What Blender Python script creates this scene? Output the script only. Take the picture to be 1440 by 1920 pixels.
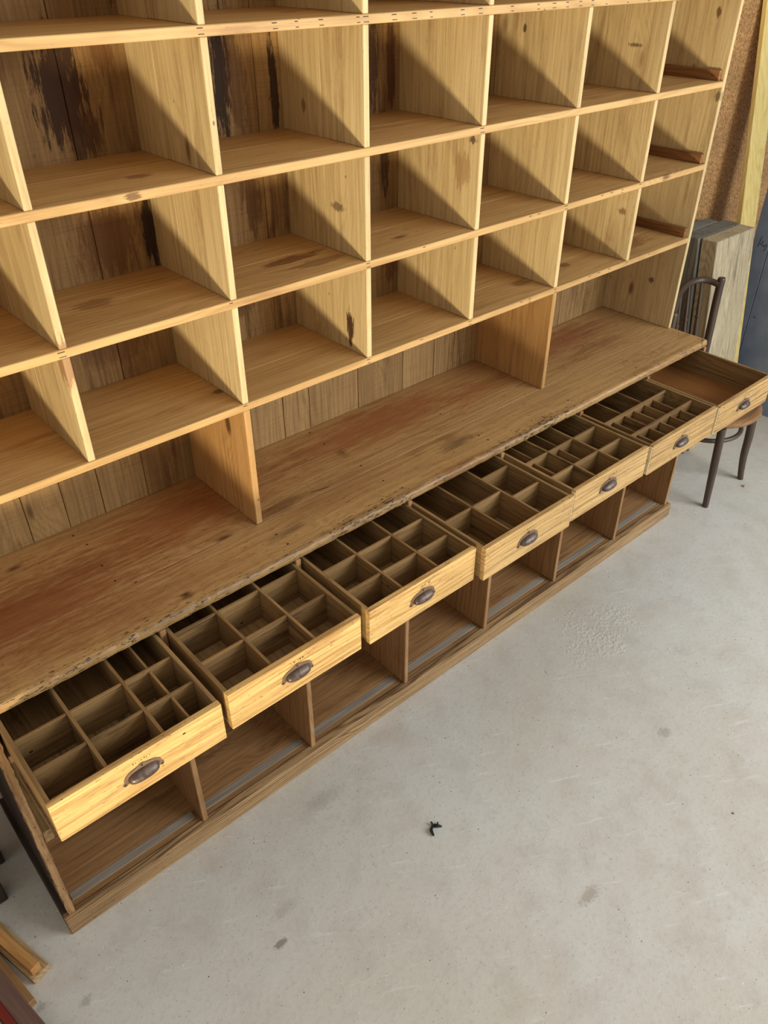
import bpy, bmesh, math, random
from mathutils import Vector, Matrix, Euler
random.seed(11)
PI = math.pi
C = bpy.context.scene.collection
for o in list(bpy.data.objects): bpy.data.objects.remove(o)

# ------------------------------------------------------------------ camera
YAW, PITCH, ROLL = -0.7244, -0.6282, 0.0007
cam_d = bpy.data.cameras.new('camera'); cam = bpy.data.objects.new('camera', cam_d); C.objects.link(cam)
cam.location = (0.0849, -1.5006, 2.1287)
cam.rotation_euler = Euler((PI/2 + PITCH, 0, YAW), 'XYZ')
cam_d.sensor_fit = 'HORIZONTAL'; cam_d.sensor_width = 36.0
cam_d.lens = 36.0*1481.7/1440.0
cam_d.clip_start = 0.02
bpy.context.scene.camera = cam

# ------------------------------------------------------------------ world, lights, exposure
w = bpy.data.worlds.new('world'); bpy.context.scene.world = w; w.use_nodes = True
w.node_tree.nodes['Background'].inputs[0].default_value = (1.0, 0.965, 0.91, 1)
w.node_tree.nodes['Background'].inputs[1].default_value = 0.60
def area(name, loc, target, sx, sy, power, col):
    d = bpy.data.lights.new(name, 'AREA'); d.shape = 'RECTANGLE'; d.size = sx; d.size_y = sy
    d.energy = power; d.color = col
    o = bpy.data.objects.new(name, d); C.objects.link(o); o.location = loc
    o.rotation_euler = (Vector(target)-Vector(loc)).to_track_quat('-Z', 'Y').to_euler()
    return o
# daylight from the open garage door, front right
area('doorway_daylight', (4.0, -4.0, 2.3), (2.3, -0.6, 0.4), 3.0, 2.2, 205, (0.86, 0.93, 1.0))
# low warm sunlight bounced in off the ground outside, front left
sp = bpy.data.lights.new('sunlit_ground_bounce', 'SPOT'); sp.energy = 810; sp.color = (1.0, 0.86, 0.60)
sp.shadow_soft_size = 0.27; sp.spot_size = math.radians(60); sp.spot_blend = 0.22
so = bpy.data.objects.new('sunlit_ground_bounce', sp); C.objects.link(so); so.location = (-1.25, -2.75, 0.12)
AZ, EL = math.radians(41), math.radians(38)
so.rotation_euler = Vector((math.sin(AZ)*math.cos(EL), math.cos(AZ)*math.cos(EL), math.sin(EL))).to_track_quat('-Z', 'Y').to_euler()
vs = bpy.context.scene.view_settings
vs.view_transform = 'Standard'; vs.look = 'None'; vs.gamma = 1.0; vs.use_curve_mapping = False
vs.exposure = 0.15

# ------------------------------------------------------------------ material helpers
def srgb(r, g, b):
    f = lambda c: (c/255/12.92 if c/255 <= 0.04045 else ((c/255+0.055)/1.055)**2.4)
    return (f(r), f(g), f(b), 1)
class NT:
    def __init__(s, name):
        s.m = bpy.data.materials.new(name); s.m.use_nodes = True; s.t = s.m.node_tree
        s.b = s.t.nodes['Principled BSDF']; s.l = s.t.links
    def n(s, ty, **k):
        q = s.t.nodes.new(ty)
        for a, v in k.items(): setattr(q, a, v)
        return q
    def put(s, sock, v):
        if isinstance(v, bpy.types.NodeSocket): s.l.new(v, sock)
        else: sock.default_value = v
    def math(s, op, a, b=0.0, c=None, clamp=False):
        q = s.n('ShaderNodeMath', operation=op, use_clamp=clamp)
        s.put(q.inputs[0], a); s.put(q.inputs[1], b)
        if c is not None: s.put(q.inputs[2], c)
        return q.outputs[0]
    def vmul(s, v, k):
        q = s.n('ShaderNodeVectorMath', operation='MULTIPLY'); s.put(q.inputs[0], v); s.put(q.inputs[1], k); return q.outputs[0]
    def vadd(s, v, k):
        q = s.n('ShaderNodeVectorMath', operation='ADD'); s.put(q.inputs[0], v); s.put(q.inputs[1], k); return q.outputs[0]
    def noise(s, v, scale=1.0, detail=3.0, rough=0.5, dist=0.0):
        q = s.n('ShaderNodeTexNoise'); s.put(q.inputs['Vector'], v); q.inputs['Scale'].default_value = scale
        q.inputs['Detail'].default_value = detail; q.inputs['Roughness'].default_value = rough; q.inputs['Distortion'].default_value = dist
        return q.outputs['Fac']
    def ramp(s, v, a, b, lo=0.0, hi=1.0):
        q = s.n('ShaderNodeMapRange', interpolation_type='SMOOTHSTEP'); s.put(q.inputs[0], v)
        q.inputs[1].default_value = a; q.inputs[2].default_value = b; q.inputs[3].default_value = lo; q.inputs[4].default_value = hi
        return q.outputs[0]
    def mix(s, f, a, b, mode='MIX'):
        q = s.n('ShaderNodeMix', data_type='RGBA', blend_type=mode); s.put(q.inputs[0], f); s.put(q.inputs[6], a); s.put(q.inputs[7], b)
        return q.outputs[2]
    def bump(s, h, strength, dist=0.002):
        q = s.n('ShaderNodeBump'); q.inputs['Strength'].default_value = strength; q.inputs['Distance'].default_value = dist
        s.put(q.inputs['Height'], h); s.l.new(q.outputs[0], s.b.inputs['Normal'])

def wood(name, light, dark, stain=(60, 32, 14), stain_amt=0.3, rings=0.45, fibre=0.55, specks=0.3, knots=True,
         knot_col=(70, 38, 16), rough=0.55, blobs=(), soft=(1.02, .70), pits=None, saw=0.0, bump=0.25, tonevar=0.25, wear=0.0, spec=0.3, stain_lo=0.52, ringf=62.0):
    s = NT(name)
    at = s.n('ShaderNodeAttribute', attribute_name='wc'); V = at.outputs['Vector']
    tn = s.n('ShaderNodeAttribute', attribute_name='tone').outputs['Fac']
    sep = s.n('ShaderNodeSeparateXYZ'); s.l.new(V, sep.inputs[0])
    flow = s.noise(s.vmul(V, (0.9, 6, 6)), 1, 3, 0.5)
    warp = s.noise(s.vmul(V, (3.5, 16, 16)), 1, 2, 0.5)
    ph = s.math('ADD', s.math('MULTIPLY', sep.outputs[1], ringf), s.math('MULTIPLY', sep.outputs[2], 25.0))
    ph = s.math('ADD', ph, s.math('MULTIPLY', flow, 11.0))
    ph = s.math('ADD', ph, s.math('MULTIPLY', warp, 1.1))
    kmask = None
    if knots:
        vo = s.n('ShaderNodeTexVoronoi', feature='F1'); s.put(vo.inputs['Vector'], s.vmul(V, (2.6, 7.0, 7.0))); vo.inputs['Scale'].default_value = 1.0
        d = s.math('ADD', vo.outputs['Distance'], s.math('MULTIPLY', warp, 0.12))
        cs = s.n('ShaderNodeSeparateColor'); s.l.new(vo.outputs['Color'], cs.inputs[0])
        keep = s.math('GREATER_THAN', cs.outputs[0], 0.62)
        kmask = s.math('MULTIPLY', s.ramp(d, 0.17, 0.09), keep)
        halo = s.math('MULTIPLY', s.ramp(d, 0.50, 0.10), keep)
        ph = s.math('ADD', ph, s.math('MULTIPLY', halo, 3.2))
    fig = s.math('MULTIPLY_ADD', s.math('SINE', s.math('MULTIPLY', ph, 2*PI)), 0.5, 0.5)
    fig = s.math('POWER', fig, 2.2)
    fib = s.noise(s.vmul(V, (7, 330, 330)), 1, 3, 0.65)
    fib2 = s.noise(s.vmul(V, (2.4, 75, 75)), 1, 5, 0.62)
    blot = s.noise(s.vmul(V, (2.2, 7, 7)), 1, 4, 0.55)
    f = s.math('MULTIPLY', fig, rings)
    f = s.math('ADD', f, s.math('MULTIPLY', s.math('SUBTRACT', fib, 0.42), fibre*1.7))
    f = s.math('ADD', f, s.math('MULTIPLY', s.math('SUBTRACT', fib2, 0.42), fibre*2.4))
    f = s.math('ADD', f, s.math('MULTIPLY', s.math('SUBTRACT', blot, 0.45), 0.7), clamp=True)
    col = s.mix(f, srgb(*light), srgb(*dark))
    # board to board tone
    t = s.math('MULTIPLY_ADD', s.math('SUBTRACT', tn, 0.5), tonevar, 1.0)
    cmb = s.n('ShaderNodeCombineColor'); s.put(cmb.inputs[0], t); s.put(cmb.inputs[1], s.math('POWER', t, 1.15)); s.put(cmb.inputs[2], s.math('POWER', t, 1.4))
    col = s.mix(1.0, col, cmb.outputs[0], 'MULTIPLY')
    # stains that run with the grain
    st = s.noise(s.vmul(V, (2.8, 11, 11)), 1, 6, 0.68)
    st = s.math('MULTIPLY', s.ramp(s.math('ADD', st, s.math('MULTIPLY', s.math('SUBTRACT', fib2, 0.5), 0.25)), stain_lo, stain_lo+0.2), stain_amt)
    col = s.mix(st, col, srgb(*stain))
    if kmask is not None: col = s.mix(s.math('MULTIPLY', kmask, 0.85), col, srgb(*knot_col))
    if wear:
        wr = s.ramp(s.noise(s.vmul(V, (7, 28, 28)), 1, 5, 0.7), 0.56, 0.68, 0, wear)
        col = s.mix(wr, col, srgb(168, 152, 128))
    if saw:
        sw = s.noise(s.vmul(V, (420, 5, 5)), 1, 2, 0.5)
        col = s.mix(s.math('MULTIPLY', s.ramp(sw, 0.5, 0.72), saw), col, srgb(*dark))
    # pores, worm holes, bruises
    sp = s.noise(s.vmul(V, (60, 330, 330)), 1, 2, 0.5)
    col = s.mix(s.ramp(sp, 0.665, 0.72, 0, specks), col, srgb(38, 24, 14))
    vh = s.n('ShaderNodeTexVoronoi', feature='F1'); s.put(vh.inputs['Vector'], s.vmul(V, (14, 22, 22))); vh.inputs['Scale'].default_value = 1.0
    ch = s.n('ShaderNodeSeparateColor'); s.l.new(vh.outputs['Color'], ch.inputs[0])
    hole = s.math('MULTIPLY', s.ramp(vh.outputs['Distance'], 0.075, 0.045), s.math('GREATER_THAN', ch.outputs[1], 0.86))
    col = s.mix(s.math('MULTIPLY', hole, min(1, specks*2)), col, srgb(30, 18, 10))
    if pits:
        Pp = s.n('ShaderNodeNewGeometry').outputs['Position']; sy = s.n('ShaderNodeSeparateXYZ'); s.l.new(Pp, sy.inputs[0])
        near = s.ramp(sy.outputs[1], pits[0], pits[1])
        pn = s.noise(s.vmul(V, (45, 150, 150)), 1, 4, .7); pc = s.noise(s.vmul(V, (5, 3, 3)), 1, 2, .5)
        thr = s.math('ADD', s.math('ADD', pn, s.math('MULTIPLY', near, .13)), s.math('MULTIPLY', s.math('SUBTRACT', pc, .5), .35))
        col = s.mix(s.ramp(thr, .70, .74, 0, .85), col, srgb(44, 32, 20))
    # placed stains: (centre xyz, radii xyz, strength, colour)
    if blobs:
        P = s.n('ShaderNodeNewGeometry').outputs['Position']
        dn = s.noise(s.vmul(V, (16, 130, 130)), 1, 5, 0.75); dn2 = s.noise(s.vmul(V, (9, 34, 34)), 1, 4, 0.6)
        for c0, r0, k0, bc in blobs:
            q = s.vmul(s.vadd(P, tuple(-a for a in c0)), tuple(1.0/a for a in r0))
            ln = s.n('ShaderNodeVectorMath', operation='LENGTH'); s.l.new(q, ln.inputs[0])
            dd = s.math('ADD', ln.outputs['Value'], s.math('MULTIPLY', s.math('SUBTRACT', dn, 0.5), 2.6))
            dd = s.math('ADD', dd, s.math('MULTIPLY', s.math('SUBTRACT', dn2, 0.5), 1.3))
            col = s.mix(s.ramp(dd, soft[0], soft[1], 0, k0), col, srgb(*bc))
    s.l.new(col, s.b.inputs['Base Color'])
    rr = s.math('MULTIPLY_ADD', blot, 0.25, rough-0.12)
    s.l.new(rr, s.b.inputs['Roughness'])
    s.b.inputs['Specular IOR Level'].default_value = spec
    h = s.math('ADD', s.math('MULTIPLY', fib, 0.6), s.math('MULTIPLY', fib2, 0.8))
    s.bump(h, bump, 0.0015)
    return s.m

BK = (44, 27, 12)
M = {}
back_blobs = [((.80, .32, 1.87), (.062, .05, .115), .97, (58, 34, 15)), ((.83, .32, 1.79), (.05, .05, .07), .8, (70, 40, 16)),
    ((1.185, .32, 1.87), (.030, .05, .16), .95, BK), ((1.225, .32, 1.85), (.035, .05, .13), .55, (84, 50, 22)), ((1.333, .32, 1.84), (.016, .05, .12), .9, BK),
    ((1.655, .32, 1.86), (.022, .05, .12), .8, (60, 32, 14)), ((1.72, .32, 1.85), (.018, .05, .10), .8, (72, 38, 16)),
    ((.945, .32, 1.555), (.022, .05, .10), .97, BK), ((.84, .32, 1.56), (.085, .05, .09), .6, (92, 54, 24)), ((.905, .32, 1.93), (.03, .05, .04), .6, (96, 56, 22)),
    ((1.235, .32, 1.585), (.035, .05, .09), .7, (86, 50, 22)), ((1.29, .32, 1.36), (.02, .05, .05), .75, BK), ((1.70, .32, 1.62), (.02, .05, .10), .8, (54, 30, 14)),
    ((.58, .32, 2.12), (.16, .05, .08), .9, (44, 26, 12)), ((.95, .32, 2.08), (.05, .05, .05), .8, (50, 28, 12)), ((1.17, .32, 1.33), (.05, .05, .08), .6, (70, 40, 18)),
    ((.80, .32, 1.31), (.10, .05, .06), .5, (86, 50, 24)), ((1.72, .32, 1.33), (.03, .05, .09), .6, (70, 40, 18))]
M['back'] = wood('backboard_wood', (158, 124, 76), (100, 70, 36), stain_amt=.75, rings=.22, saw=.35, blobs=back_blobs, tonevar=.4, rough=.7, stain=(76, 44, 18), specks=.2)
shelf_blobs = [((.77, 0, 1.728), (.022, .02, .007), .8, (96, 62, 34)), ((1.22, .14, 1.474), (.11, .022, .03), .75, (96, 48, 20)), ((1.27, .08, 1.474), (.09, .02, .03), .5, (90, 46, 22)), ((.84, .10, 1.737), (.035, .02, .03), .6, (104, 62, 28)),
    ((.30, .16, 1.213), (.05, .02, .03), .7, (60, 32, 14)), ((2.10, .10, 1.213), (.04, .02, .03), .6, (110, 60, 26)), ((.95, .1, 1.213), (.018, .012, .02), .7, (70, 38, 18)),
    ((2.35, .12, 1.213), (.03, .02, .03), .6, (84, 46, 22)), ((.72, .18, 1.474), (.05, .03, .03), .5, (100, 60, 28)), ((2.72, .12, 1.213), (.13, .05, .03), .55, (120, 62, 26))]
M['shelf'] = wood('shelf_wood', (196, 158, 102), (152, 114, 66), stain_amt=.35, rings=.25, blobs=shelf_blobs, tonevar=.14, stain=(120, 66, 28), rough=.5, specks=.25)
div_blobs = [((1.36, .11, 1.585), (.03, .03, .012), .65, (64, 44, 26)), ((1.36, .075, 1.28), (.03, .016, .055), .95, (60, 32, 16)), ((1.757, .06, 1.62), (.03, .03, .055), .5, (140, 98, 52)),
    ((1.757, .03, 1.70), (.03, .014, .012), .8, (58, 34, 18)), ((.965, .235, 1.70), (.03, .005, .008), .9, (58, 34, 18)), ((1.36, .23, 1.80), (.03, .01, .014), .6, (90, 58, 30)),
    ((2.95, .07, 1.93), (.03, .012, .02), .8, (84, 50, 24)), ((2.95, .13, 1.43), (.03, .02, .02), .75, (110, 66, 30)), ((2.95, .12, 1.76), (.03, .012, .02), .6, (110, 72, 36)),
    ((2.95, .01, 1.69), (.03, .012, .02), .7, (70, 48, 28)), ((2.155, .22, 1.92), (.03, .009, .012), .8, (60, 34, 16)), ((2.56, .1, 1.86), (.03, .03, .008), .7, (50, 30, 16)),
    ((2.56, .05, 1.37), (.03, .02, .014), .7, (110, 58, 26)), ((2.95, .12, 1.02), (.03, .014, .014), .8, (84, 48, 24)), ((.572, .005, 1.44), (.03, .03, .06), .6, (130, 70, 34))]
M['divider'] = wood('divider_wood', (208, 184, 136), (162, 134, 88), stain_amt=.35, rings=.2, fibre=.62, blobs=div_blobs, tonevar=.14, stain=(116, 80, 42), rough=.55, specks=.3, knots=True, knot_col=(110, 70, 34))
M['lowdiv'] = wood('lower_divider_wood', (184, 142, 88), (142, 102, 56), stain_amt=.2, rings=.22, tonevar=.1, rough=.55)
top_blobs = [((.36, .06, .85), (.34, .16, .03), .8, (124, 66, 34)), ((.86, .17, .85), (.30, .13, .03), .75, (134, 76, 38)), ((1.55, .20, .85), (.40, .11, .03), .75, (140, 80, 42)), ((1.2, -.02, .85), (.25, .06, .03), .4, (132, 84, 46)), ((.55, -.08, .85), (.35, .06, .03), .45, (130, 84, 48)),
    ((2.5, .22, .85), (.34, .10, .03), .75, (132, 74, 44)), ((2.62, .10, .85), (.16, .03, .03), .45, (120, 66, 36)), ((1.66, -.06, .85), (.07, .03, .03), .6, (66, 52, 30)), ((2.0, .14, .85), (.2, .05, .03), .5, (140, 80, 40)),
    ((1.25, -.155, .855), (.30, .012, .03), .45, (56, 44, 28)), ((.75, -.16, .855), (.35, .012, .03), .45, (70, 54, 34)), ((1.85, -.158, .855), (.30, .010, .03), .45, (58, 46, 30)), ((.67, -.12, .85), (.016, .012, .03), .9, (50, 32, 16)),
    ((1.0, -.08, .85), (.07, .02, .03), .5, (64, 44, 24)), ((1.36, .13, .85), (.018, .03, .03), .6, (70, 42, 20)), ((1.06, .03, .85), (.09, .03, .03), .5, (80, 52, 28))]
M['top'] = wood('worktop_wood', (182, 144, 92), (128, 92, 52), stain_amt=.6, rings=.22, blobs=top_blobs, soft=(1.35, .1), pits=(-.10, -.165), tonevar=.12, stain=(112, 64, 30), rough=.5, specks=.7, knots=True, spec=.35, ringf=48)
M['front'] = wood('drawer_front_wood', (214, 176, 112), (158, 116, 62), stain_amt=.5, rings=.32, tonevar=.16, stain=(112, 72, 38), rough=.5, specks=.8, fibre=.85)
M['front_old'] = wood('worn_drawer_front_wood', (204, 166, 106), (142, 104, 60), stain_amt=.5, rings=.4, tonevar=.2, stain=(92, 62, 36), rough=.6, specks=.9, fibre=.8, wear=.25)
M['drawer'] = wood('drawer_side_wood', (156, 124, 78), (96, 71, 43), stain_amt=.7, rings=.3, tonevar=.3, stain=(58, 42, 26), rough=.65, specks=.5)
M['part'] = wood('partition_wood', (150, 116, 70), (86, 62, 38), stain_amt=.8, rings=.2, tonevar=.35, stain=(50, 38, 26), rough=.7, specks=.5)
M['pale'] = wood('pale_end_wood', (238, 218, 176), (214, 188, 140), stain_amt=.1, rings=.2, tonevar=.05, specks=.2, knots=False)
M['ply'] = wood('drawer_bottom_wood', (140, 92, 48), (112, 68, 32), stain_amt=.2, rings=.2, tonevar=.1, rough=.5, knots=False, specks=.1)
M['base'] = wood('base_wood', (166, 126, 82), (112, 76, 44), stain_amt=.5, rings=.25, tonevar=.2, stain=(84, 50, 26), rough=.5, specks=.4)
M['plinth'] = wood('plinth_wood', (182, 148, 102), (112, 82, 52), stain_amt=.35, rings=.7, ringf=110, tonevar=.1, stain=(84, 56, 34), rough=.6, specks=.7, fibre=.8)
M['grey'] = wood('grey_strip_wood', (156, 146, 130), (116, 100, 82), stain_amt=.3, rings=.3, tonevar=.1, stain=(112, 98, 82), rough=.7, specks=.3)
M['dark'] = wood('dark_outer_wood', (72, 58, 46), (40, 32, 26), stain_amt=.6, rings=.3, tonevar=.2, stain=(26, 20, 16), rough=.7)
M['edge'] = wood('chewed_edge_wood', (170, 132, 88), (108, 76, 46), stain_amt=.6, rings=.3, tonevar=.1, stain=(70, 44, 26), rough=.8, specks=1, bump=.8)
M['cleat'] = wood('cleat_wood', (150, 104, 60), (104, 66, 34), stain_amt=.35, rings=.4, tonevar=.15, stain=(66, 38, 20), rough=.6)
M['sleeper'] = wood('weathered_wood', (190, 174, 140), (132, 114, 86), stain_amt=.5, rings=.35, tonevar=.2, stain=(66, 56, 44), rough=.85, specks=.5, bump=.5)
M['sleeper2'] = wood('grey_weathered_wood', (128, 128, 118), (84, 80, 70), stain_amt=.6, rings=.35, tonevar=.2, stain=(50, 46, 40), rough=.85, specks=.5, bump=.5)
M['timber'] = wood('new_timber', (228, 204, 132), (204, 172, 96), stain_amt=.1, rings=.4, tonevar=.05, stain=(150, 110, 60), rough=.6, specks=.2)
M['batten'] = wood('batten_wood', (196, 146, 84), (146, 98, 50), stain_amt=.2, rings=.35, ringf=130, tonevar=.1, rough=.6)
M['batten2'] = wood('pale_batten_wood', (184, 156, 112), (140, 112, 74), stain_amt=.3, rings=.5, tonevar=.1, rough=.7)
M['brownboard'] = wood('purple_brown_wood', (112, 84, 72), (80, 58, 50), stain_amt=.3, rings=.2, tonevar=.1, rough=.6)
M['redboard'] = wood('dark_red_wood', (120, 40, 30), (84, 26, 20), stain_amt=.3, rings=.15, tonevar=.1, rough=.5, knots=False, stain=(50, 18, 14))
M['chair'] = wood('dark_bentwood', (84, 66, 52), (46, 35, 27), stain_amt=.4, rings=.25, tonevar=.1, rough=.4, knots=False, stain=(30, 20, 16), specks=.2, spec=.45, bump=.1)
M['seat'] = wood('chair_seat_wood', (150, 110, 72), (104, 72, 44), stain_amt=.4, rings=.3, tonevar=.1, rough=.45, stain=(60, 40, 26))

s = NT('nail_iron'); s.b.inputs['Base Color'].default_value = srgb(46, 26, 16); s.b.inputs['Roughness'].default_value = .7; M['nail'] = s.m
s = NT('soot_black'); s.b.inputs['Base Color'].default_value = srgb(24, 26, 24); s.b.inputs['Roughness'].default_value = .8; M['black'] = s.m
s = NT('bronzed_metal')
P = s.n('ShaderNodeTexCoord').outputs['Object']; nz = s.noise(P, 60, 4, .6); nz2 = s.noise(P, 300, 2, .5)
s.l.new(s.mix(s.ramp(nz, .35, .7), srgb(76, 61, 52), srgb(108, 91, 80)), s.b.inputs['Base Color'])
s.b.inputs['Metallic'].default_value = .45; s.put(s.b.inputs['Roughness'], s.ramp(nz, .3, .7, .34, .5)); s.bump(nz2, .12, .001); M['metal'] = s.m
s = NT('tarnished_flange_metal')
P = s.n('ShaderNodeTexCoord').outputs['Object']; nz = s.noise(P, 90, 4, .6)
s.l.new(s.mix(nz, srgb(108, 83, 62), srgb(142, 117, 94)), s.b.inputs['Base Color']); s.b.inputs['Metallic'].default_value = .35; s.b.inputs['Roughness'].default_value = .5; s.bump(nz, .2, .001); M['flange'] = s.m

# concrete
s = NT('concrete'); P = s.n('ShaderNodeNewGeometry').outputs['Position']
big = s.noise(P, 1.1, 5, .6); mid = s.noise(P, 9, 5, .65); fine = s.noise(P, 70, 4, .7); grit = s.noise(P, 260, 2, .5)
col = s.mix(s.ramp(big, .3, .7), srgb(192, 185, 168), srgb(202, 198, 188))
col = s.mix(s.ramp(mid, .42, .70, 0, .35), col, srgb(170, 160, 144))
col = s.mix(s.ramp(fine, .5, .72, 0, .35), col, srgb(158, 152, 140))
col = s.mix(s.ramp(grit, .62, .72, 0, .35), col, srgb(226, 224, 216))
warm = s.noise(P, 2.3, 3, .5)
col = s.mix(s.ramp(warm, .55, .75, 0, .3), col, srgb(186, 164, 140))
def dots(scale, r, keep, amt, c, col):
    vo = s.n('ShaderNodeTexVoronoi', feature='F1'); s.put(vo.inputs['Vector'], P); vo.inputs['Scale'].default_value = scale
    q = s.n('ShaderNodeSeparateColor'); s.l.new(vo.outputs['Color'], q.inputs[0])
    m = s.math('MULTIPLY', s.ramp(vo.outputs['Distance'], r, r*.6), s.math('GREATER_THAN', q.outputs[0], keep))
    return s.mix(s.math('MULTIPLY', m, amt), col, srgb(*c)), m
col, pit1 = dots(38, .09, .80, .8, (84, 74, 62), col)
col, pit2 = dots(90, .16, .84, .6, (98, 88, 74), col)
col, wht = dots(60, .13, .86, .6, (232, 230, 222), col)
col, big_pit = dots(5, .028, .55, .9, (62, 54, 46), col)
# pale diagonal trowel scratches
rot = s.n('ShaderNodeVectorRotate'); s.put(rot.inputs['Vector'], P); rot.inputs['Angle'].default_value = .5
scr = s.noise(s.vmul(rot.outputs[0], (5, 45, 1)), 1, 4, .7)
col = s.mix(s.ramp(scr, .60, .70, 0, .45), col, srgb(218, 216, 210))
# rough spalled patch
q = s.vmul(s.vadd(P, (-2.13, .44, 0)), (1/.17, 1/.12, 1)); ln = s.n('ShaderNodeVectorMath', operation='LENGTH'); s.l.new(q, ln.inputs[0])
patch = s.ramp(s.math('ADD', ln.outputs['Value'], s.math('MULTIPLY', s.math('SUBTRACT', mid, .5), 4.5)), 1.2, .2)
spall = s.noise(P, 75, 2, .5)
# greasy smudges
for (x, y, rx, ry, k, c) in [(.55, -.566, .025, .012, .7, (112, 96, 78)), (.62, -.50, .05, .02, .22, (130, 116, 98)), (.02, -.30, .02, .012, .3, (70, 54, 40)), (.11, -.36, .02, .014, .3, (80, 60, 42)), (1.26, -1.02, .05, .02, .5, (140, 120, 96)), (.9, -.30, .08, .03, .25, (120, 108, 92)), (1.9, -.85, .03, .02, .4, (120, 114, 104))]:
    q = s.vmul(s.vadd(P, (-x, -y, 0)), (1/rx, 1/ry, 1)); ln = s.n('ShaderNodeVectorMath', operation='LENGTH'); s.l.new(q, ln.inputs[0])
    dd = s.math('ADD', ln.outputs['Value'], s.math('MULTIPLY', s.math('SUBTRACT', fine, .5), 3.0))
    col = s.mix(s.ramp(dd, 1.1, .4, 0, k), col, srgb(*c))
s.l.new(col, s.b.inputs['Base Color'])
h = s.math('ADD', s.math('MULTIPLY', fine, .5), s.math('MULTIPLY', mid, .8))
h = s.math('SUBTRACT', h, s.math('MULTIPLY', pit1, .8)); h = s.math('SUBTRACT', h, s.math('MULTIPLY', pit2, .5))
h = s.math('ADD', h, s.math('MULTIPLY', s.math('MULTIPLY', patch, s.ramp(spall, .4, .6)), 1.0))
s.bump(h, .35, .004); s.put(s.b.inputs['Roughness'], s.ramp(mid, .3, .7, .42, .62)); s.b.inputs['Specular IOR Level'].default_value = .4
M['floor'] = s.m

s = NT('chipboard'); P = s.n('ShaderNodeNewGeometry').outputs['Position']
a = s.noise(s.vmul(P, (1, 1, .7)), 130, 3, .65, .6); b = s.noise(P, 320, 2, .5); c_ = s.noise(P, 6, 3, .5)
col = s.mix(s.ramp(a, .35, .66), srgb(120, 82, 42), srgb(196, 148, 90)); col = s.mix(s.ramp(b, .62, .7, 0, .6), col, srgb(226, 190, 130)); col = s.mix(s.ramp(b, .38, .3, 0, .7), col, srgb(74, 46, 22))
col = s.mix(s.ramp(c_, .45, .7, 0, .3), col, srgb(120, 88, 52))
s.l.new(col, s.b.inputs['Base Color']); s.b.inputs['Roughness'].default_value = .85; s.bump(a, .5, .002); M['chip'] = s.m
s = NT('slate_blue_paint'); P = s.n('ShaderNodeNewGeometry').outputs['Position']
a = s.noise(P, 5, 5, .6); b = s.noise(P, 90, 3, .6)
col = s.mix(s.ramp(a, .35, .7), srgb(112, 124, 142), srgb(132, 142, 156)); col = s.mix(s.ramp(b, .66, .74, 0, .3), col, srgb(150, 156, 164))
s.l.new(col, s.b.inputs['Base Color']); s.b.inputs['Roughness'].default_value = .55; s.bump(b, .08, .001); M['blue'] = s.m
s = NT('plaster'); s.b.inputs['Base Color'].default_value = srgb(170, 164, 150); s.b.inputs['Roughness'].default_value = .9; M['plaster'] = s.m

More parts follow.
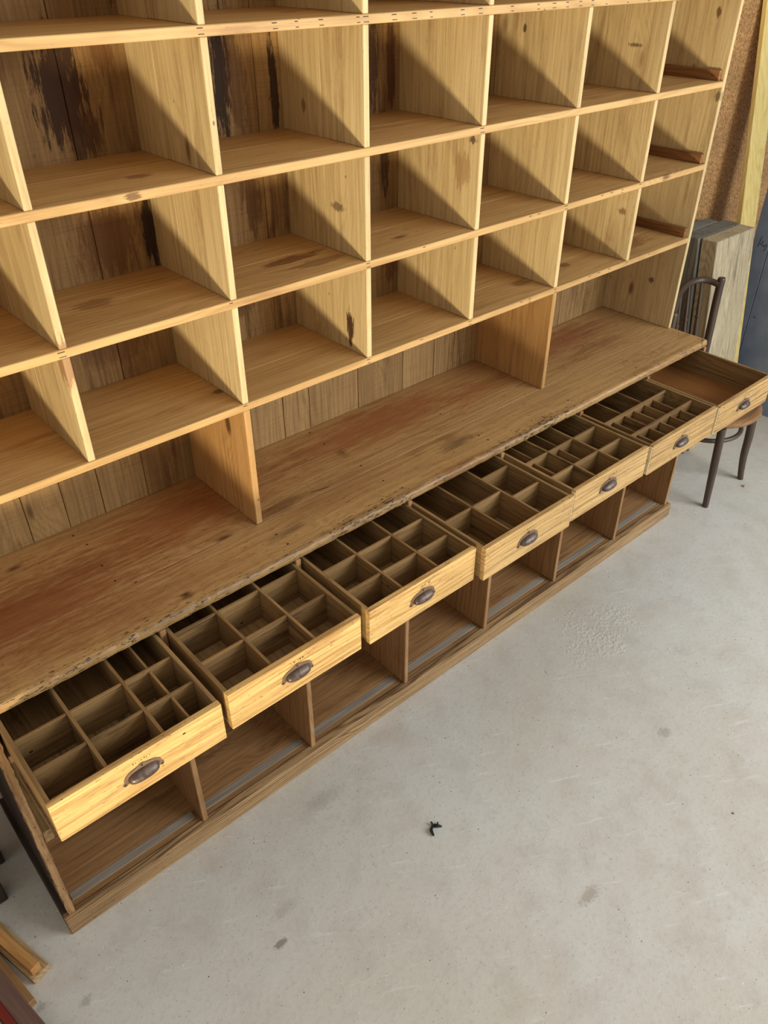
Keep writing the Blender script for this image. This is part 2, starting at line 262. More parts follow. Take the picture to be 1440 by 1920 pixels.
# ------------------------------------------------------------------ mesh builder
class MB:
    def __init__(s): s.v = []; s.f = []; s.wc = []; s.tone = []; s.mi = []; s.sm = []; s.mats = []
    def mat(s, m):
        m = M[m] if isinstance(m, str) else m
        if m not in s.mats: s.mats.append(m)
        return s.mats.index(m)
    def add(s, verts, faces, wcs, tone, mi, smooth=False):
        b = len(s.v); s.v += [tuple(v) for v in verts]; s.wc += [tuple(q) for q in wcs]; s.tone += [tone]*len(verts)
        for f in faces: s.f.append([b+i for i in f]); s.mi.append(mi); s.sm.append(smooth)
    def poly(s, bm, m, grain='x', xf=None, smooth=False):
        """merge a bmesh; grain = axis (local) the wood grain runs along"""
        lo = Vector((min(v.co.x for v in bm.verts), min(v.co.y for v in bm.verts), min(v.co.z for v in bm.verts)))
        hi = Vector((max(v.co.x for v in bm.verts), max(v.co.y for v in bm.verts), max(v.co.z for v in bm.verts)))
        g = 'xyz'.index(grain); oth = sorted([i for i in range(3) if i != g], key=lambda i: -(hi[i]-lo[i]))
        off = Vector((random.uniform(-30, 30), random.uniform(-30, 30), random.uniform(-30, 30)))
        bm.verts.index_update()
        wcs = [Vector((v.co[g]-lo[g], v.co[oth[0]]-lo[oth[0]], v.co[oth[1]]-lo[oth[1]]))+off for v in bm.verts]
        vs_ = [(xf @ v.co) if xf is not None else v.co.copy() for v in bm.verts]
        s.add(vs_, [[v.index for v in f.verts] for f in bm.faces], wcs, random.random(), s.mat(m), smooth)
        bm.free()
    def box(s, a, b, m, grain='x', bev=0.0012, xf=None, seg=1):
        bm = bmesh.new(); bmesh.ops.create_cube(bm, size=1)
        c = (Vector(a)+Vector(b))/2; d = Vector(b)-Vector(a)
        for v in bm.verts: v.co = Vector((v.co.x*d.x, v.co.y*d.y, v.co.z*d.z))+c
        if bev: bmesh.ops.bevel(bm, geom=list(bm.edges), offset=min(bev, min(abs(q) for q in d)*.4), segments=seg, affect='EDGES', profile=.5)
        s.poly(bm, m, grain, xf)
    def prism(s, pts, axis, a, b, m, grain='x', bev=0.0, xf=None):
        """polygon pts (2D) extruded along axis from a to b"""
        bm = bmesh.new(); oth = [i for i in range(3) if i != axis]
        def mk(p, h):
            q = [0, 0, 0]; q[oth[0]] = p[0]; q[oth[1]] = p[1]; q[axis] = h; return bm.verts.new(q)
        A = [mk(p, a) for p in pts]; B = [mk(p, b) for p in pts]; n = len(pts)
        bm.faces.new(A); bm.faces.new(B[::-1])
        for i in range(n): bm.faces.new([A[i], B[i], B[(i+1) % n], A[(i+1) % n]])
        bmesh.ops.recalc_face_normals(bm, faces=bm.faces)
        if bev: bmesh.ops.bevel(bm, geom=list(bm.edges), offset=bev, segments=1, affect='EDGES')
        s.poly(bm, m, grain, xf)
    def tube(s, pts, r, m, n=14, closed=False, sub=6):
        P_ = [Vector(p) for p in pts]; R = r if isinstance(r, (list, tuple)) else [r]*len(P_)
        N = len(P_); Q = []; QR = []
        def cr(a, b, c, d, t): return 0.5*((2*b)+(c-a)*t+(2*a-5*b+4*c-d)*t*t+(3*b-a-3*c+d)*t*t*t)
        if N > 2 and sub > 1:
            for i in range(N if closed else N-1):
                g = (lambda k: P_[k % N]) if closed else (lambda k: P_[max(0, min(N-1, k))])
                for k in range(sub):
                    t = k/sub; Q.append(cr(g(i-1), g(i), g(i+1), g(i+2), t)); j = (i+1) % N if closed else min(N-1, i+1); QR.append(R[i]*(1-t)+R[j]*t)
            if not closed: Q.append(P_[-1]); QR.append(R[-1])
        else: Q, QR = P_, list(R)
        n_ = len(Q); verts = []; wcs = []; L = 0; prev = None; off = random.uniform(-20, 20)
        for i, p in enumerate(Q):
            if closed: t = (Q[(i+1) % n_]-Q[i-1]).normalized()
            else: t = (Q[min(n_-1, i+1)]-Q[max(0, i-1)]).normalized()
            if prev is None: u = t.orthogonal().normalized()
            else: u = (prev-t*prev.dot(t)).normalized()
            prev = u; vv = t.cross(u)
            if i: L += (Q[i]-Q[i-1]).length
            for k in range(n):
                a = 2*PI*k/n; verts.append(p+(u*math.cos(a)+vv*math.sin(a))*QR[i]); wcs.append((L+off, math.cos(a)*QR[i]+off, math.sin(a)*QR[i]))
        faces = []
        for i in range(n_ if closed else n_-1):
            for k in range(n):
                faces.append([i*n+k, i*n+(k+1) % n, ((i+1) % n_)*n+(k+1) % n, ((i+1) % n_)*n+k])
        if not closed: faces.append(list(range(n))[::-1]); faces.append([(n_-1)*n+k for k in range(n)])
        s.add(verts, faces, wcs, .5, s.mat(m), True)
    def lathe(s, prof, centre, m, n=48):
        verts = []; wcs = []; faces = []; cx, cy, cz = centre; k = len(prof)
        for r, z in prof:
            for i in range(n):
                a = 2*PI*i/n; verts.append((cx+r*math.cos(a), cy+r*math.sin(a), cz+z)); wcs.append((r*math.cos(a), r*math.sin(a), z))
        for j in range(k-1):
            for i in range(n): faces.append([j*n+i, j*n+(i+1) % n, (j+1)*n+(i+1) % n, (j+1)*n+i])
        faces.append(list(range(n))[::-1]); faces.append([(k-1)*n+i for i in range(n)])
        s.add(verts, faces, wcs, .5, s.mat(m), True)
    def build(s, name, parent=None, origin=None, label=None):
        o_ = Vector(origin) if origin is not None else Vector((0, 0, 0))
        me = bpy.data.meshes.new(name); me.from_pydata([tuple(Vector(v)-o_) for v in s.v], [], s.f)
        for m in s.mats: me.materials.append(m)
        me.polygons.foreach_set('material_index', s.mi); me.polygons.foreach_set('use_smooth', s.sm)
        at = me.attributes.new('wc', 'FLOAT_VECTOR', 'POINT'); at.data.foreach_set('vector', [c for q in s.wc for c in q])
        at = me.attributes.new('tone', 'FLOAT', 'POINT'); at.data.foreach_set('value', s.tone)
        me.update()
        if any(s.sm):
            try: me.set_sharp_from_angle(angle=math.radians(40))
            except Exception: pass
        o = bpy.data.objects.new(name, me); C.objects.link(o)
        o.location = o_
        if parent is not None:
            o.parent = parent; o.location = o_ - world_of(parent)
        if label: o['label'] = label
        return o
def world_of(o):
    v = Vector((0, 0, 0))
    while o is not None: v += o.location; o = o.parent
    return v
def empty(name, loc, label=None, cat=None, group=None):
    o = bpy.data.objects.new(name, None); C.objects.link(o); o.location = loc; o.empty_display_size = .1
    tag(o, label, cat, group); return o
def tag(o, label=None, cat=None, group=None, kind=None):
    if label: o['label'] = label
    if cat: o['category'] = cat
    if group: o['group'] = group
    if kind: o['kind'] = kind
    return o
def one(name, a, b, m, grain='x', parent=None, bev=.0012, label=None, origin=None):
    q = MB(); q.box(a, b, m, grain, bev); return q.build(name, parent, origin, label)

# ------------------------------------------------------------------ setting
def quad(name, pts, m, kind='structure'):
    q = MB(); q.add(pts, [[0, 1, 2, 3]], pts, .5, q.mat(m)); o = q.build(name); tag(o, kind=kind); return o
YW, XW = .445, 4.19
q = MB(); q.box((-4, -6, -.08), (XW+.9, YW+.1, 0), 'floor', 'x', 0); o = q.build('floor'); tag(o, kind='structure')
q = MB(); q.box((-4, YW, 0), (XW+.9, YW+.06, 2.9), 'chip', 'x', 0); o = q.build('wall_back'); tag(o, 'chipboard sheet wall behind the shelving', kind='structure')
q = MB()
q.box((XW, -1.4, 0), (XW+.05, .2125, 2.9), 'blue', 'z', .0015); q.box((XW, .2155, 0), (XW+.05, .30, 2.9), 'blue', 'z', .0015); q.box((XW+.004, .20, 0), (XW+.04, .23, 2.9), 'black', 'z', 0)
wr = q.build('wall_right'); tag(wr, 'slate blue boarded wall', kind='structure')
q = MB()
for st in [[(.260, .911), (.264, .885), (.270, .858)], [(.266, .877), (.253, .872), (.240, .870), (.230, .875)], [(.246, .893), (.250, .884), (.252, .876)], [(.228, .882), (.225, .866), (.230, .850), (.236, .845)], [(.240, .870), (.236, .862)]]:
    q.tube([(XW-.0004, y, z) for y, z in st], .0011, 'black', 5, sub=4)
q.build('handwriting', wr, label='black pen scribble')
q = MB(); q.lathe([(.003, 0), (.003, .002)], (0, 0, 0), 'black', 10)
for i, v in enumerate(q.v): q.v[i] = (XW-v[2], .185+v[0], .508+v[1])
q.build('screw', wr)

# ------------------------------------------------------------------ shelving unit on the worktop
WZ = .85; YB = .32; TH = .019; DT = .016
XD = [.5716, .9655, 1.3622, 1.759, 2.156, 2.556]; XL, XR = .177, 2.948
ZS = [1.999, 1.7368, 1.4735, 1.213]; ZTOP = 2.262
unit = empty('pigeonhole_shelving', ((XL+XR)/2, .16, WZ), 'tall pale wooden pigeonhole shelving unit standing on the back of the long worktop', 'shelving unit')
def panel_side(x0, x1):
    q = MB(); q.box((x0, 0, WZ+.0005), (x1, YB+.014, ZTOP+.02), 'divider', 'z', .0015); return q.build('side_panel', unit)
panel_side(XL-.016, XL+.0); panel_side(XR, XR+.017)
# backboards: vertical boards of uneven width, one mesh with the seams in it
q = MB(); x = XL
while x < XR-.001:
    wd = random.choice([.10, .13, .15, .175, .2]); x2 = min(XR, x+wd)
    q.box((x, YB, WZ+.0005), (x2-.0015, YB+.012, ZTOP), 'back', 'z', .0012); x = x2
q.build('backboard', unit)
for k, z in enumerate(ZS+[ZTOP]):
    q = MB(); seam = random.uniform(.13, .2)
    q.box((XL, 0, z-TH), (XR, seam-.0004, z), 'shelf', 'x', .0015); q.box((XL, seam+.0004, z-TH), (XR, YB, z), 'shelf', 'x', .0008)
    # dark joint and nail marks on the front edge
    xs = []
    if k == 0:
        x = 1.12
        while x < 2.9: xs.append(x); x += random.choice([.055, .06, .10, .115])
    for xd in XD:
        if random.random() < .5: xs.append(xd-.012+random.uniform(-.004, .004))
    if k in (2, 3): xs += [1.55, 1.98, 2.02, 2.33, 2.38, 2.44, 2.68]
    for x in xs:
        wdt = random.uniform(.008, .016)
        q.box((x, -.0003, z-.0055), (x+wdt, .002, z-.0038), 'nail', 'x', 0)
        if k == 0 or random.random() < .3: q.box((x+.002, -.0003, z-TH+.0038), (x+wdt+.002, .002, z-TH+.0052), 'nail', 'x', 0)
    q.build('shelf', unit)
def divider(xc, z0, z1):
    q = MB(); j = random.uniform(-.001, .001)
    a = random.choice([.1, .12, .16, .2, .24])
    q.box((xc-DT/2+j, .0015, z0+.0002), (xc+DT/2+j, a-.0003, z1), 'divider', 'z', .0015)
    q.box((xc-DT/2+j, a+.0003, z0+.0002), (xc+DT/2+j, YB-.0005, z1), 'divider', 'z', .0005)
    return q.build('divider', unit)
for r, (z0, z1) in enumerate([(ZS[0], ZTOP-TH), (ZS[1], ZS[0]-TH), (ZS[2], ZS[1]-TH), (ZS[3], ZS[2]-TH)]):
    for i, xd in enumerate(XD): divider(xd, z0, z1)
for i in (1, 4):
    q = MB(); q.box((XD[i]-.009, 0, WZ+.0005), (XD[i]+.009, YB-.0005, ZS[3]-TH), 'lowdiv', 'z', .0015); q.build('divider', unit, label='taller divider standing on the worktop')
for z in ZS[1:]:
    q = MB(); q.box((XR-.016, .012, z+.0002), (XR-.0002, YB-.001, z+.032), 'cleat', 'y', .0015)
    q.box((XR-.0164, .035, z+.013), (XR-.015, .039, z+.017), 'nail', 'y', 0)
    q.build('cleat', unit, label='dark brown wooden cleat on the end panel')

# ------------------------------------------------------------------ worktop
def worktop():
    q = MB(); x0, x1 = XL-.03, 2.966; z0 = WZ-.026
    # back plank and front plank, front plank with a worn, nibbled front edge
    q.box((x0, .005, z0), (x1-.006, YB+.012, WZ), 'top', 'x', .0012)
    n = 150; bm = bmesh.new(); rows = []
    prof = [(.0042, z0), (.0042, WZ-.001), (.0035, WZ), (-.156, WZ), (-.162, WZ-.002), (-.1655, WZ-.008), (-.1662, WZ-.016), (-.164, z0+.002), (-.160, z0)]
    for i in range(n+1):
        t = i/n; x = x0+(x1-x0)*t; j = random.gauss(0, .0009); jz = random.gauss(0, .0006)
        if random.random() < .06: j += random.uniform(.001, .004); jz -= .0012
        rows.append([bm.verts.new((x, y+(j if y < -.15 else 0)*(1.3 if z > WZ-.006 else .7), z+(jz if (y < -.15 and z > WZ-.01) else 0))) for y, z in prof])
    m_ = len(prof)
    for i in range(n):
        for k in range(m_): bm.faces.new([rows[i][k], rows[i][(k+1) % m_], rows[i+1][(k+1) % m_], rows[i+1][k]])
    bm.faces.new(rows[0][::-1]); bm.faces.new(rows[-1]); bmesh.ops.recalc_face_normals(bm, faces=bm.faces)
    q.poly(bm, 'top', 'x')
    # nail heads in rows over the base dividers, and a gouge
    for xd in XD+[XL+.01, XR-.01]:
        for y in (-.12, -.06, .04, .12, .22, .29):
            if random.random() < .75:
                xx = xd+random.uniform(-.012, .012); yy = y+random.uniform(-.012, .012)
                q.box((xx-.003, yy-.003, WZ-.001), (xx+.003, yy+.003, WZ+.0004), 'nail', 'x', .001)
    bm = bmesh.new(); pts = [(1.155, .030), (1.175, .024), (1.20, .0195), (1.22, .017), (1.205, .0155), (1.18, .0195), (1.162, .026)]
    vv = [bm.verts.new((x, y, WZ+.0004)) for x, y in pts]; bm.faces.new(vv[::-1]); q.poly(bm, 'nail', 'x')
    o = q.build('worktop', None, (1.55, .08, WZ-.026))
    tag(o, 'long honey brown plank worktop with stained surface and worn front edge above the drawers', 'worktop')
worktop()

# ------------------------------------------------------------------ base cabinet
ZP = .065; YF = -.168; YBB = .30; ZU = WZ-.0265
base = empty('base_cabinet', (1.56, .06, 0), 'long low wooden base cabinet with seven pulled-out drawers over open compartments', 'cabinet')
q = MB()
q.box((XL-.025, -.184, 0), (XR+.033, -.156, ZP), 'plinth', 'x', .003, seg=2)
q.build('plinth', base)
q = MB(); q.box((XL-.025, -.1555, 0), (XL-.003, YBB, ZP), 'dark', 'y', .003); q.build('plinth', base, label='dark side plinth')
q = MB(); q.box((XR+.012, -.1555, 0), (XR+.033, YBB, ZP), 'plinth', 'y', .003); q.build('plinth', base)
# compartment floor with paler grey strip along its front
q = MB(); q.box((XL, -.110, ZP-.02), (XR, .05, ZP-.001), 'base', 'x', .001); q.box((XL, .0508, ZP-.02), (XR, YBB, ZP-.001), 'base', 'x', .001)
q.build('bottom_shelf', base)
q = MB(); q.box((XL, -.1535, ZP-.02), (XR, -.1105, ZP-.003), 'base', 'x', .001); q.build('front_rail', base)
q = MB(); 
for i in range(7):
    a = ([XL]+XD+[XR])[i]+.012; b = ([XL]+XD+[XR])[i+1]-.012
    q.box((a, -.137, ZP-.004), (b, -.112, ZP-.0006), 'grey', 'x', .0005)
q.build('shelf_strip', base, label='grey strip along the shelf front')
q = MB(); x = XL
while x < XR-.001:
    x2 = min(XR, x+random.choice([.14, .18, .22])); q.box((x, YBB, ZP-.02), (x2-.001, YBB+.012, ZU), 'base', 'z', .001); x = x2
q.build('back_panel', base)
# side panels
q = MB(); q.box((XL-.0, -.152, ZP-.02), (XL+.006, YBB, ZU), 'base', 'z', .001); q.box((XL-.012, -.150, ZP-.02), (XL-.0002, YBB, ZU), 'dark', 'z', .001)
q.build('side_panel', base, label='left side panel, dark outside')
# its chewed front edge strip
bm = bmesh.new(); rows = []; n = 46
for i in range(n+1):
    z = ZP-.001+(ZU-ZP)*i/n; j = lambda: random.gauss(0, .0009)
    rows.append([bm.verts.new(p) for p in ((XL-.012+j(), -.1515, z), (XL-.011+j(), -.1685+j(), z), (XL+.006+j(), -.1690+j(), z), (XL+.007+j(), -.1515, z))])
for i in range(n):
    for k in range(4): bm.faces.new([rows[i][k], rows[i][(k+1) % 4], rows[i+1][(k+1) % 4], rows[i+1][k]])
bm.faces.new(rows[0]); bm.faces.new(rows[-1]); bmesh.ops.recalc_face_normals(bm, faces=bm.faces)
q = MB(); q.poly(bm, 'edge', 'z'); q.build('edge_strip', base, label='chipped pale front edge of the left side')
q = MB(); q.box((XL+.0075, -.164, .370), (XL+.030, YBB-.01, .408), 'drawer', 'y', .002); q.build('shelf_cleat', base)
q = MB(); q.box((XR, -.1685, ZP-.02), (XR+.016, YBB, ZU), 'base', 'z', .0015); q.build('side_panel', base)
for i, xd in enumerate(XD):
    q = MB(); xx = xd+[.006, .003, .004, .004, .010, .010][i]
    q.box((xx-.008, -.1675, ZP-.0005), (xx+.008, YBB-.0005, ZU), 'base', 'z', .0015); q.build('divider', base)
XE = [XL+.006]+[XD[i]+[.006, .003, .004, .004, .010, .010][i] for i in range(6)]+[XR]
ZR = .700
for i in range(7):
    for sd in (0, 1):
        xa = XE[i]+(.0083 if i else .0013) if sd == 0 else XE[i+1]-(.0083 if i < 6 else .0003)
        a, b = (xa, xa+.016) if sd == 0 else (xa-.016, xa)
        q = MB(); q.box((a, -.165, ZR-.022), (b, YBB-.002, ZR-.0005), 'base', 'y', .001); q.build('drawer_runner', base)

# cup pull mesh shared by the seven drawers (local origin at its middle on the drawer front, facing -y)
def cup_meshes():
    q = MB(); n = 28
    # flange: lobed plate
    up = []
    for i in range(n+1):
        a = PI*i/n; x = .0415*math.cos(a); z = .0262*math.sin(a)**.75
        z += .0042*math.exp(-((a-PI/2)/.16)**2)
        up.append((x, z-.008))
    ear_r = [(.0435, -.0095), (.0455, -.0135), (.0425, -.0175), (.0375, -.0165)]
    ear_l = [(-x, z) for x, z in ear_r[::-1]]
    mid = [(-.032, -.0125), (.032, -.0125)]
    pts = [p for p in ear_l[:0]] + up[::-1][:0] + [(x, z) for x, z in up]
    poly = up + ear_l[::-1] + mid + ear_r[::-1]
    poly = up + [(-x, z) for x, z in ear_r] + mid + ear_r[::-1]
    q.prism(poly, 1, -.0022, 0, 'flange', 'x')
    for x, z in [(.041, -.0135), (-.041, -.0135), (0, .0175)]:
        bm = bmesh.new(); bmesh.ops.create_uvsphere(bm, u_segments=10, v_segments=6, radius=.0026)
        for v in bm.verts: v.co = Vector((v.co.x+x, v.co.y*.6-.0024, v.co.z+z))
        q.poly(bm, 'nail', 'x', smooth=True)
    fl = q
    q = MB(); NU, NV = 28, 14; A, H, PR = .0335, .0165, .0175; verts = []; faces = []
    for sh in (0, 1):
        a, h_, p_ = (A, H, PR) if sh == 0 else (A-.0015, H-.0015, PR-.0015)
        for i in range(NU+1):
            al = -PI/2+PI*i/NU; r = max(0.0, math.cos(al))**.55
            for k in range(NV+1):
                be = -.42*(1-.35*math.exp(-(al/.25)**2))+(PI/2+.42)*k/NV
                z = h_*r*math.sin(be) if be > 0 else h_*.9*math.sin(be)*r
                verts.append((a*math.sin(al), -.001-p_*r*math.cos(be)*(1 if be > 0 else 1-.1*abs(be)), z-.007))
    m1 = (NU+1)*(NV+1)
    for sh in (0, 1):
        for i in range(NU):
            for k in range(NV):
                f = [sh*m1+i*(NV+1)+k, sh*m1+(i+1)*(NV+1)+k, sh*m1+(i+1)*(NV+1)+k+1, sh*m1+i*(NV+1)+k+1]
                faces.append(f if sh == 0 else f[::-1])
    for i in range(NU): faces.append([i*(NV+1), m1+i*(NV+1), m1+(i+1)*(NV+1), (i+1)*(NV+1)])
    q.add(verts, faces, verts, .5, q.mat('metal'), True)
    return fl, q
fl0, cup0 = cup_meshes()

# drawers: x0, front y, width, partitions
DR = [(.190, -.436, .376, 'front'), (.587, -.427, .374, 'front'), (.985, -.431, .375, 'front'), (1.3735, -.4535, .377, 'front_old'),
      (1.773, -.443, .379, 'front_old'), (2.165, -.450, .394, 'front_old'), (2.5635, -.457, .378, 'front_old')]
LAY = [
 dict(fb=[(.124, 0), (.249, 0)], lr=[(-.236, .010, .366), (-.334, .010, .366)], small=[(.311, -.236, -.06), (.311, -.334, -.241), (.311, 1, -.339)]),
 dict(fb=[(.126, 0), (.250, 0)], lr=[(-.179, .010, .366), (-.300, .010, .366)], small=[]),
 dict(fb=[(.125, 0), (.250, 0)], lr=[(-.232, .010, .366), (-.332, .010, .366)], small=[]),
 dict(fb=[(.121, 0), (.246, 0)], lr=[(-.287, .010, .246), (-.207, .246, .366), (-.330, .246, .366)], small=[]),
 dict(fb=[(.122, 0), (.249, 0)], lr=[(-.240, .010, .366), (-.341, .010, .366)], small=[(.067, -.236, -.06), (.187, -.236, -.06), (.178, -.337, -.245), (.052, -.337, -.245)]),
 dict(fb=[], lr=[(-.251, .010, .380), (-.355, .010, .380)], small=[(.133, -.247, -.06), (.258, -.247, -.06)]+[(x, -.351, -.256) for x in (.064, .130, .185, .249, .303)]+[(x, 1, -.360) for x in (.056, .122, .185, .246, .312)]),
 dict(fb=[], lr=[], small=[])]
LBL = ['drawer at the left end, its front brightest, twelve compartments', None, None, None, None, 'drawer divided into many narrow slots', 'empty undivided drawer at the right end']
ZD1, ZD0 = .815, .7045
for i, (x0, y0, wd, fm) in enumerate(DR):
    x1 = x0+wd; L = .43; y1 = y0+L; st = .010
    org = (x0+wd/2, y0+L/2, ZD0)
    q = MB()
    sm = 'drawer'
    q.box((x0+.0005, y0+.016, ZD0+.004), (x0+st, y1, ZD1-.0015), sm, 'y', .001)
    q.box((x1-st, y0+.016, ZD0+.004), (x1-.0005, y1, ZD1-.0015), sm, 'y', .001)
    q.box((x0+st, y1-.010, ZD0+.012), (x1-st, y1, ZD1-.012), sm, 'x', .001)
    q.box((x0+st, y0+.016, ZD0+.006), (x1-st, y1-.010, ZD0+.012), 'ply' if i == 6 else 'part', 'y', .0)
    dr = q.build('drawer', base, org, LBL[i])
    q = MB(); q.box((x0, y0, ZD0), (x1, y0+.0158, ZD1), fm, 'x', .0015, seg=2)
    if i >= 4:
        q.box((x0-.0032, y0+.0012, ZD0+.001), (x0, y0+.0145, ZD0+.052), 'pale', 'y', .0006); q.box((x0-.0026, y0+.0015, ZD0+.0535), (x0, y0+.014, ZD1-.004), 'pale', 'y', .0006)  # thin paler strips on the left ends of the right-hand fronts
    # faint pencil marks above the pull
    xc = x0+wd/2
    for k in range(7):
        xx = xc-.02+k*.006+random.uniform(-.001, .001); zz = ZD1-.021+random.uniform(-.001, .001)
        q.box((xx, y0-.0002, zz), (xx+random.uniform(.001, .004), y0+.001, zz+random.uniform(.001, .005)), 'nail', 'x', 0)
    q.build('drawer_front', dr)
    ytop = ZD1-.006; zb = ZD0+.0122; lay = LAY[i]; yf = y0+.016; yb = y1-.0105
    T = .0075
    for x, _ in lay['fb']:
        q = MB(); q.box((x0+x-T/2, yf+.0003, zb), (x0+x+T/2, yb, ytop), 'part', 'y', .0008); q.build('partition', dr)
    for y, a, b in lay['lr']:
        xs = [a]+[x for x, _ in lay['fb'] if a+.01 < x < b-.01]+[b]
        for a2, b2 in zip(xs[:-1], xs[1:]):
            aa = a2+(T/2+.0002 if a2 != .010 else .0003); bb = b2-(T/2+.0002 if b2 < .36 else .0003)
            if b2 >= .36: bb = wd-st-.0003
            q = MB(); q.box((x0+aa, y-T/2, zb), (x0+bb, y+T/2, ytop-.001), 'part', 'x', .0008); q.build('partition', dr)
    for x, ya, yb2 in lay['small']:
        ya = yf+.0004 if ya == 1 else ya+.0042
        if yb2 == -.06: yb2 = yb-.01
        q = MB(); q.box((x0+x-.0028, ya, zb), (x0+x+.0028, yb2-.0002, ytop-(.012 if i else .006)), 'part', 'y', .0006); q.build('partition', dr)
    hx = x0+[.184, .181, .178, .1775, .172, .179, .182][i]; hz = .766
    for tmpl, nm in ((fl0, 'handle_plate'), (cup0, 'cup_pull')):
        t2 = MB(); t2.v = [(a+hx, b+y0-.0001, c+hz) for a, b, c in tmpl.v]; t2.f = tmpl.f; t2.wc = tmpl.wc; t2.tone = tmpl.tone; t2.mi = tmpl.mi; t2.sm = tmpl.sm; t2.mats = tmpl.mats
        t2.build(nm, dr, (hx, y0, hz), 'dark bronzed cup handle' if nm == 'cup_pull' else 'bronzed metal flange with screws')

# ------------------------------------------------------------------ bentwood chair beside the cabinet
ch = empty('bentwood_chair', (3.33, -.08, 0), 'dark brown bentwood chair with round seat standing beyond the last open drawer', 'chair')
sc = (3.32, -.085, .43)
q = MB(); q.lathe([(.02, -.030), (.19, -.030), (.214, -.026), (.222, -.014), (.220, -.002), (.21, .004), (.195, .004), (.188, .001), (.10, -.002), (.001, -.003)], sc, 'seat', 56); q.build('seat', ch)
q = MB(); q.tube([(3.169, -.258, 0), (3.170, -.252, .1), (3.170, -.243, .25), (3.174, -.232, .402)], [.0135, .0155, .0175, .018], 'chair'); q.build('leg', ch)
q = MB(); q.tube([(3.508, -.248, 0), (3.500, -.243, .05), (3.488, -.238, .14), (3.488, -.234, .25), (3.484, -.222, .402)], [.013, .0145, .017, .019, .019], 'chair'); q.build('leg', ch)
q = MB(); q.tube([(3.508, .075, 0), (3.508, .080, .2), (3.508, .086, .42), (3.512, .089, .6), (3.513, .096, .80), (3.513, .097, .893), (3.513, .097, .901)], [.013, .016, .0175, .0175, .0175, .017, .010], 'chair', 18); q.build('leg', ch, label='back leg running up into the back post')
q = MB(); q.tube([(3.135, .10, 0), (3.137, .095, .2), (3.136, .089, .42), (3.132, .086, .6), (3.125, .083, .80), (3.125, .083, .84), (3.125, .083, .847)], [.013, .016, .0175, .0175, .0175, .017, .010], 'chair', 18); q.build('leg', ch)
q = MB(); q.tube([(3.503, .097, .872), (3.496, .140, .880), (3.468, .172, .882), (3.41, .186, .880), (3.345, .178, .876), (3.28, .158, .870), (3.21, .128, .860), (3.13, .088, .836)], .014, 'chair', 14); q.build('crest_rail', ch)
for tx, ty, tz, bx, by in [(3.475, .166, .875, 3.455, .105), (3.40, .184, .875, 3.385, .122), (3.31, .168, .868, 3.31, .128), (3.225, .136, .855, 3.235, .112)]:
    P0 = Vector((bx, by, .43)); P1 = Vector((tx, ty, tz)); prof = [(0, .0085), (.2, .0095), (.45, .0115), (.60, .0085), (.632, .0075), (.64, .0125), (.655, .0125), (.663, .0075), (.72, .009), (1, .006)]
    q = MB(); q.tube([P0.lerp(P1, t) for t, _ in prof], [r for _, r in prof], 'chair', 12, sub=3); q.build('spindle', ch)
q = MB(); q.tube([(sc[0]+.165*math.cos(a), sc[1]+.158*math.sin(a)-.0, .310) for a in [2*PI*k/20 for k in range(20)]], .0105, 'chair', 12, closed=True, sub=3); q.build('stretcher_ring', ch)

# ------------------------------------------------------------------ timber leaning on the back wall
LN = .115
def leaning(name, x0, x1, ytop, th, ztop, m, ln, label, cat, group=None, x0b=None, zskew=0):
    """board leaning back: at height z its front face is at ytop-(ztop-z)*ln"""
    q = MB(); bm = bmesh.new(); yb = ytop-ztop*ln
    pts = []
    for z, y in ((0, yb), (ztop, ytop)):
        for (xx, yy) in ((x0, 0), (x1, 0), (x1, th), (x0, th)):
            zz = z+(-ln*yy*0 if z else 0)
            pts.append(bm.verts.new((xx if z else xx+(x0b or 0), y+yy, zz+(zskew if z and xx == x1 else 0))))
    for f in ((0, 1, 2, 3), (7, 6, 5, 4), (0, 4, 5, 1), (1, 5, 6, 2), (2, 6, 7, 3), (3, 7, 4, 0)): bm.faces.new([pts[k] for k in f])
    bmesh.ops.recalc_face_normals(bm, faces=bm.faces); bmesh.ops.bevel(bm, geom=list(bm.edges), offset=.003, segments=1, affect='EDGES')
    q.poly(bm, m, 'z'); o = q.build(name, None, ((x0+x1)/2, yb+th/2, 0)); tag(o, label, cat, group)
leaning('weathered_plank', 3.545, 3.885, .172, .078, 1.034, 'sleeper', LN, 'thick pale weathered plank, frontmost of three leaning on the chipboard wall', 'plank', 'thick planks leaning on the wall')
leaning('weathered_plank', 3.53, 3.895, .256, .080, 1.034, 'sleeper2', LN, 'thick grey weathered plank in the middle of the leaning stack', 'plank', 'thick planks leaning on the wall')
leaning('weathered_plank', 3.50, 3.85, .342, .068, 1.034, 'sleeper2', LN*.95, 'thick grey plank at the back of the leaning stack, against the chipboard', 'plank', 'thick planks leaning on the wall')
leaning('timber_board', 3.957, 4.108, .416, .024, 1.95, 'timber', .155, 'tall pale yellow new timber board leaning in the corner by the blue wall', 'board', x0b=-.03)

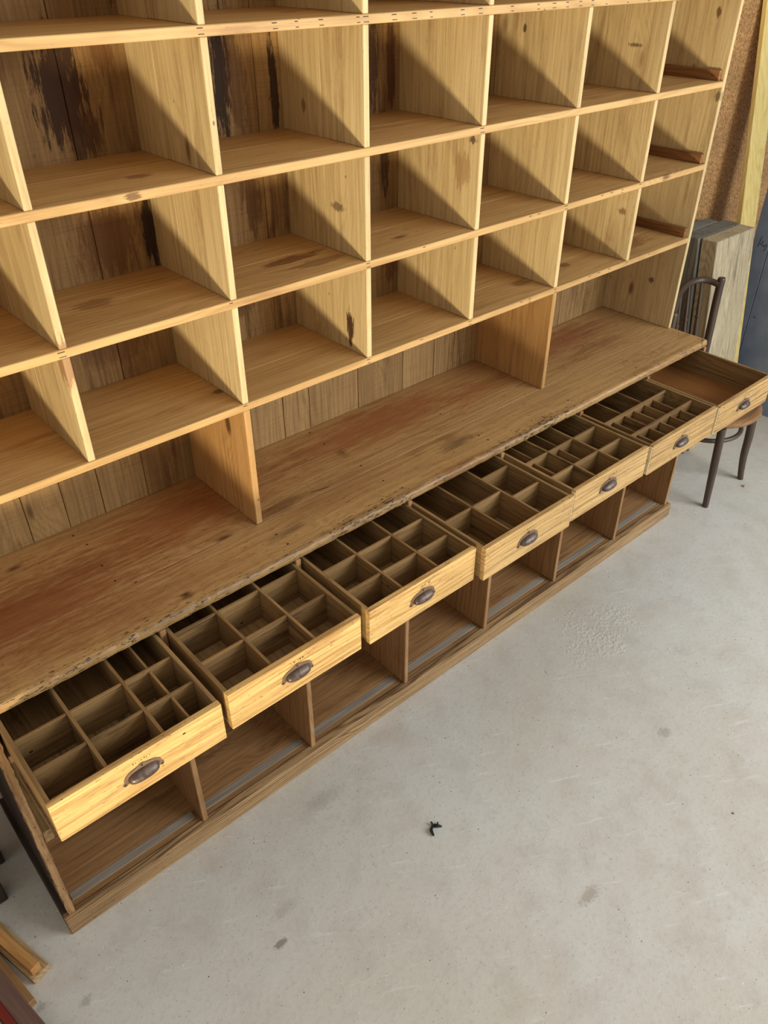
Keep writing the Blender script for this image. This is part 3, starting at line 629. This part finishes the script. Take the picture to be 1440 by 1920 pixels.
# ------------------------------------------------------------------ offcuts on the floor at the left
def lying(name, ex, ey, wd, ln, ang, z0, z1, m, label, cat):
    """board whose near right end corner is (ex, ey); runs away (+y) turned by ang"""
    q = MB(); xf = Matrix.Translation((ex, ey, 0)) @ Matrix.Rotation(ang, 4, 'Z')
    q.box((-wd, 0, z0), (0, ln, z1), m, 'y', .0015, xf=xf); o = q.build(name, None, (ex, ey, z0)); tag(o, label, cat)
lying('wood_batten', .078, -.226, .05, .20, .27, 0.0003, .020, 'batten2', 'thin pale wooden batten lying lowest on the floor left of the cabinet', 'batten')
lying('wood_batten', .060, -.222, .026, .18, .27, .0205, .050, 'batten', 'golden brown grained batten lying on top of the pale batten', 'batten')
lying('floor_board', .018, -.285, .05, .40, .16, 0.0003, .028, 'base', 'brown wooden board on the floor left of the cabinet, partly under the purple-brown board', 'board')
lying('floor_board', .050, -.55, .040, .62, .185, .0285, .050, 'brownboard', 'purple-brown painted board in the bottom left corner', 'board')
lying('floor_board', .008, -.545, .020, .62, .185, .0285, .050, 'redboard', 'narrow dark red board in the bottom left corner', 'board')
lying('floor_board', -.015, -.54, .060, .62, .185, .0003, .045, 'batten2', 'pale wooden board beside the dark red one at the bottom left edge', 'board')
q = MB(); q.box((-.03, .024, .0003), (.063, .074, 1.75), 'dark', 'z', .003); o = q.build('upright_post', None, (.017, .05, 0)); tag(o, 'dark blackened upright post left of the cabinet, nearer of two', 'post')
q = MB(); q.box((.0, .138, .0003), (.097, .188, 1.75), 'dark', 'z', .003); o = q.build('upright_post', None, (.05, .16, 0)); tag(o, 'dark blackened upright post left of the cabinet, farther of two', 'post')


# litter on the floor
q = MB(); random.seed(4)
pts = [(1.065, -.613), (1.070, -.598), (1.080, -.590), (1.090, -.592), (1.095, -.600), (1.104, -.607)]
q.tube([(x, y, .004+.003*math.sin(k*2)) for k, (x, y) in enumerate(pts)], [.003, .005, .0035, .006, .005, .002], 'black', 7, sub=3)
q.tube([(1.085, -.588, .004), (1.088, -.580, .007), (1.087, -.575, .005)], [.003, .003, .001], 'black', 6, sub=2)
q.tube([(1.094, -.60, .004), (1.101, -.592, .006), (1.103, -.588, .004)], [.003, .0025, .001], 'black', 6, sub=2)
o = q.build('dead_leaf', None, (1.085, -.598, 0)); tag(o, 'small shrivelled black leaf lying on the concrete floor', 'leaf')
q = MB(); q.box((3.450, -.30, 0.0003), (3.466, -.288, .007), 'batten2', 'x', .002); o = q.build('wood_chip', None, (3.458, -.294, 0)); tag(o, 'small tan wood chip on the floor by the chair leg', 'wood chip')
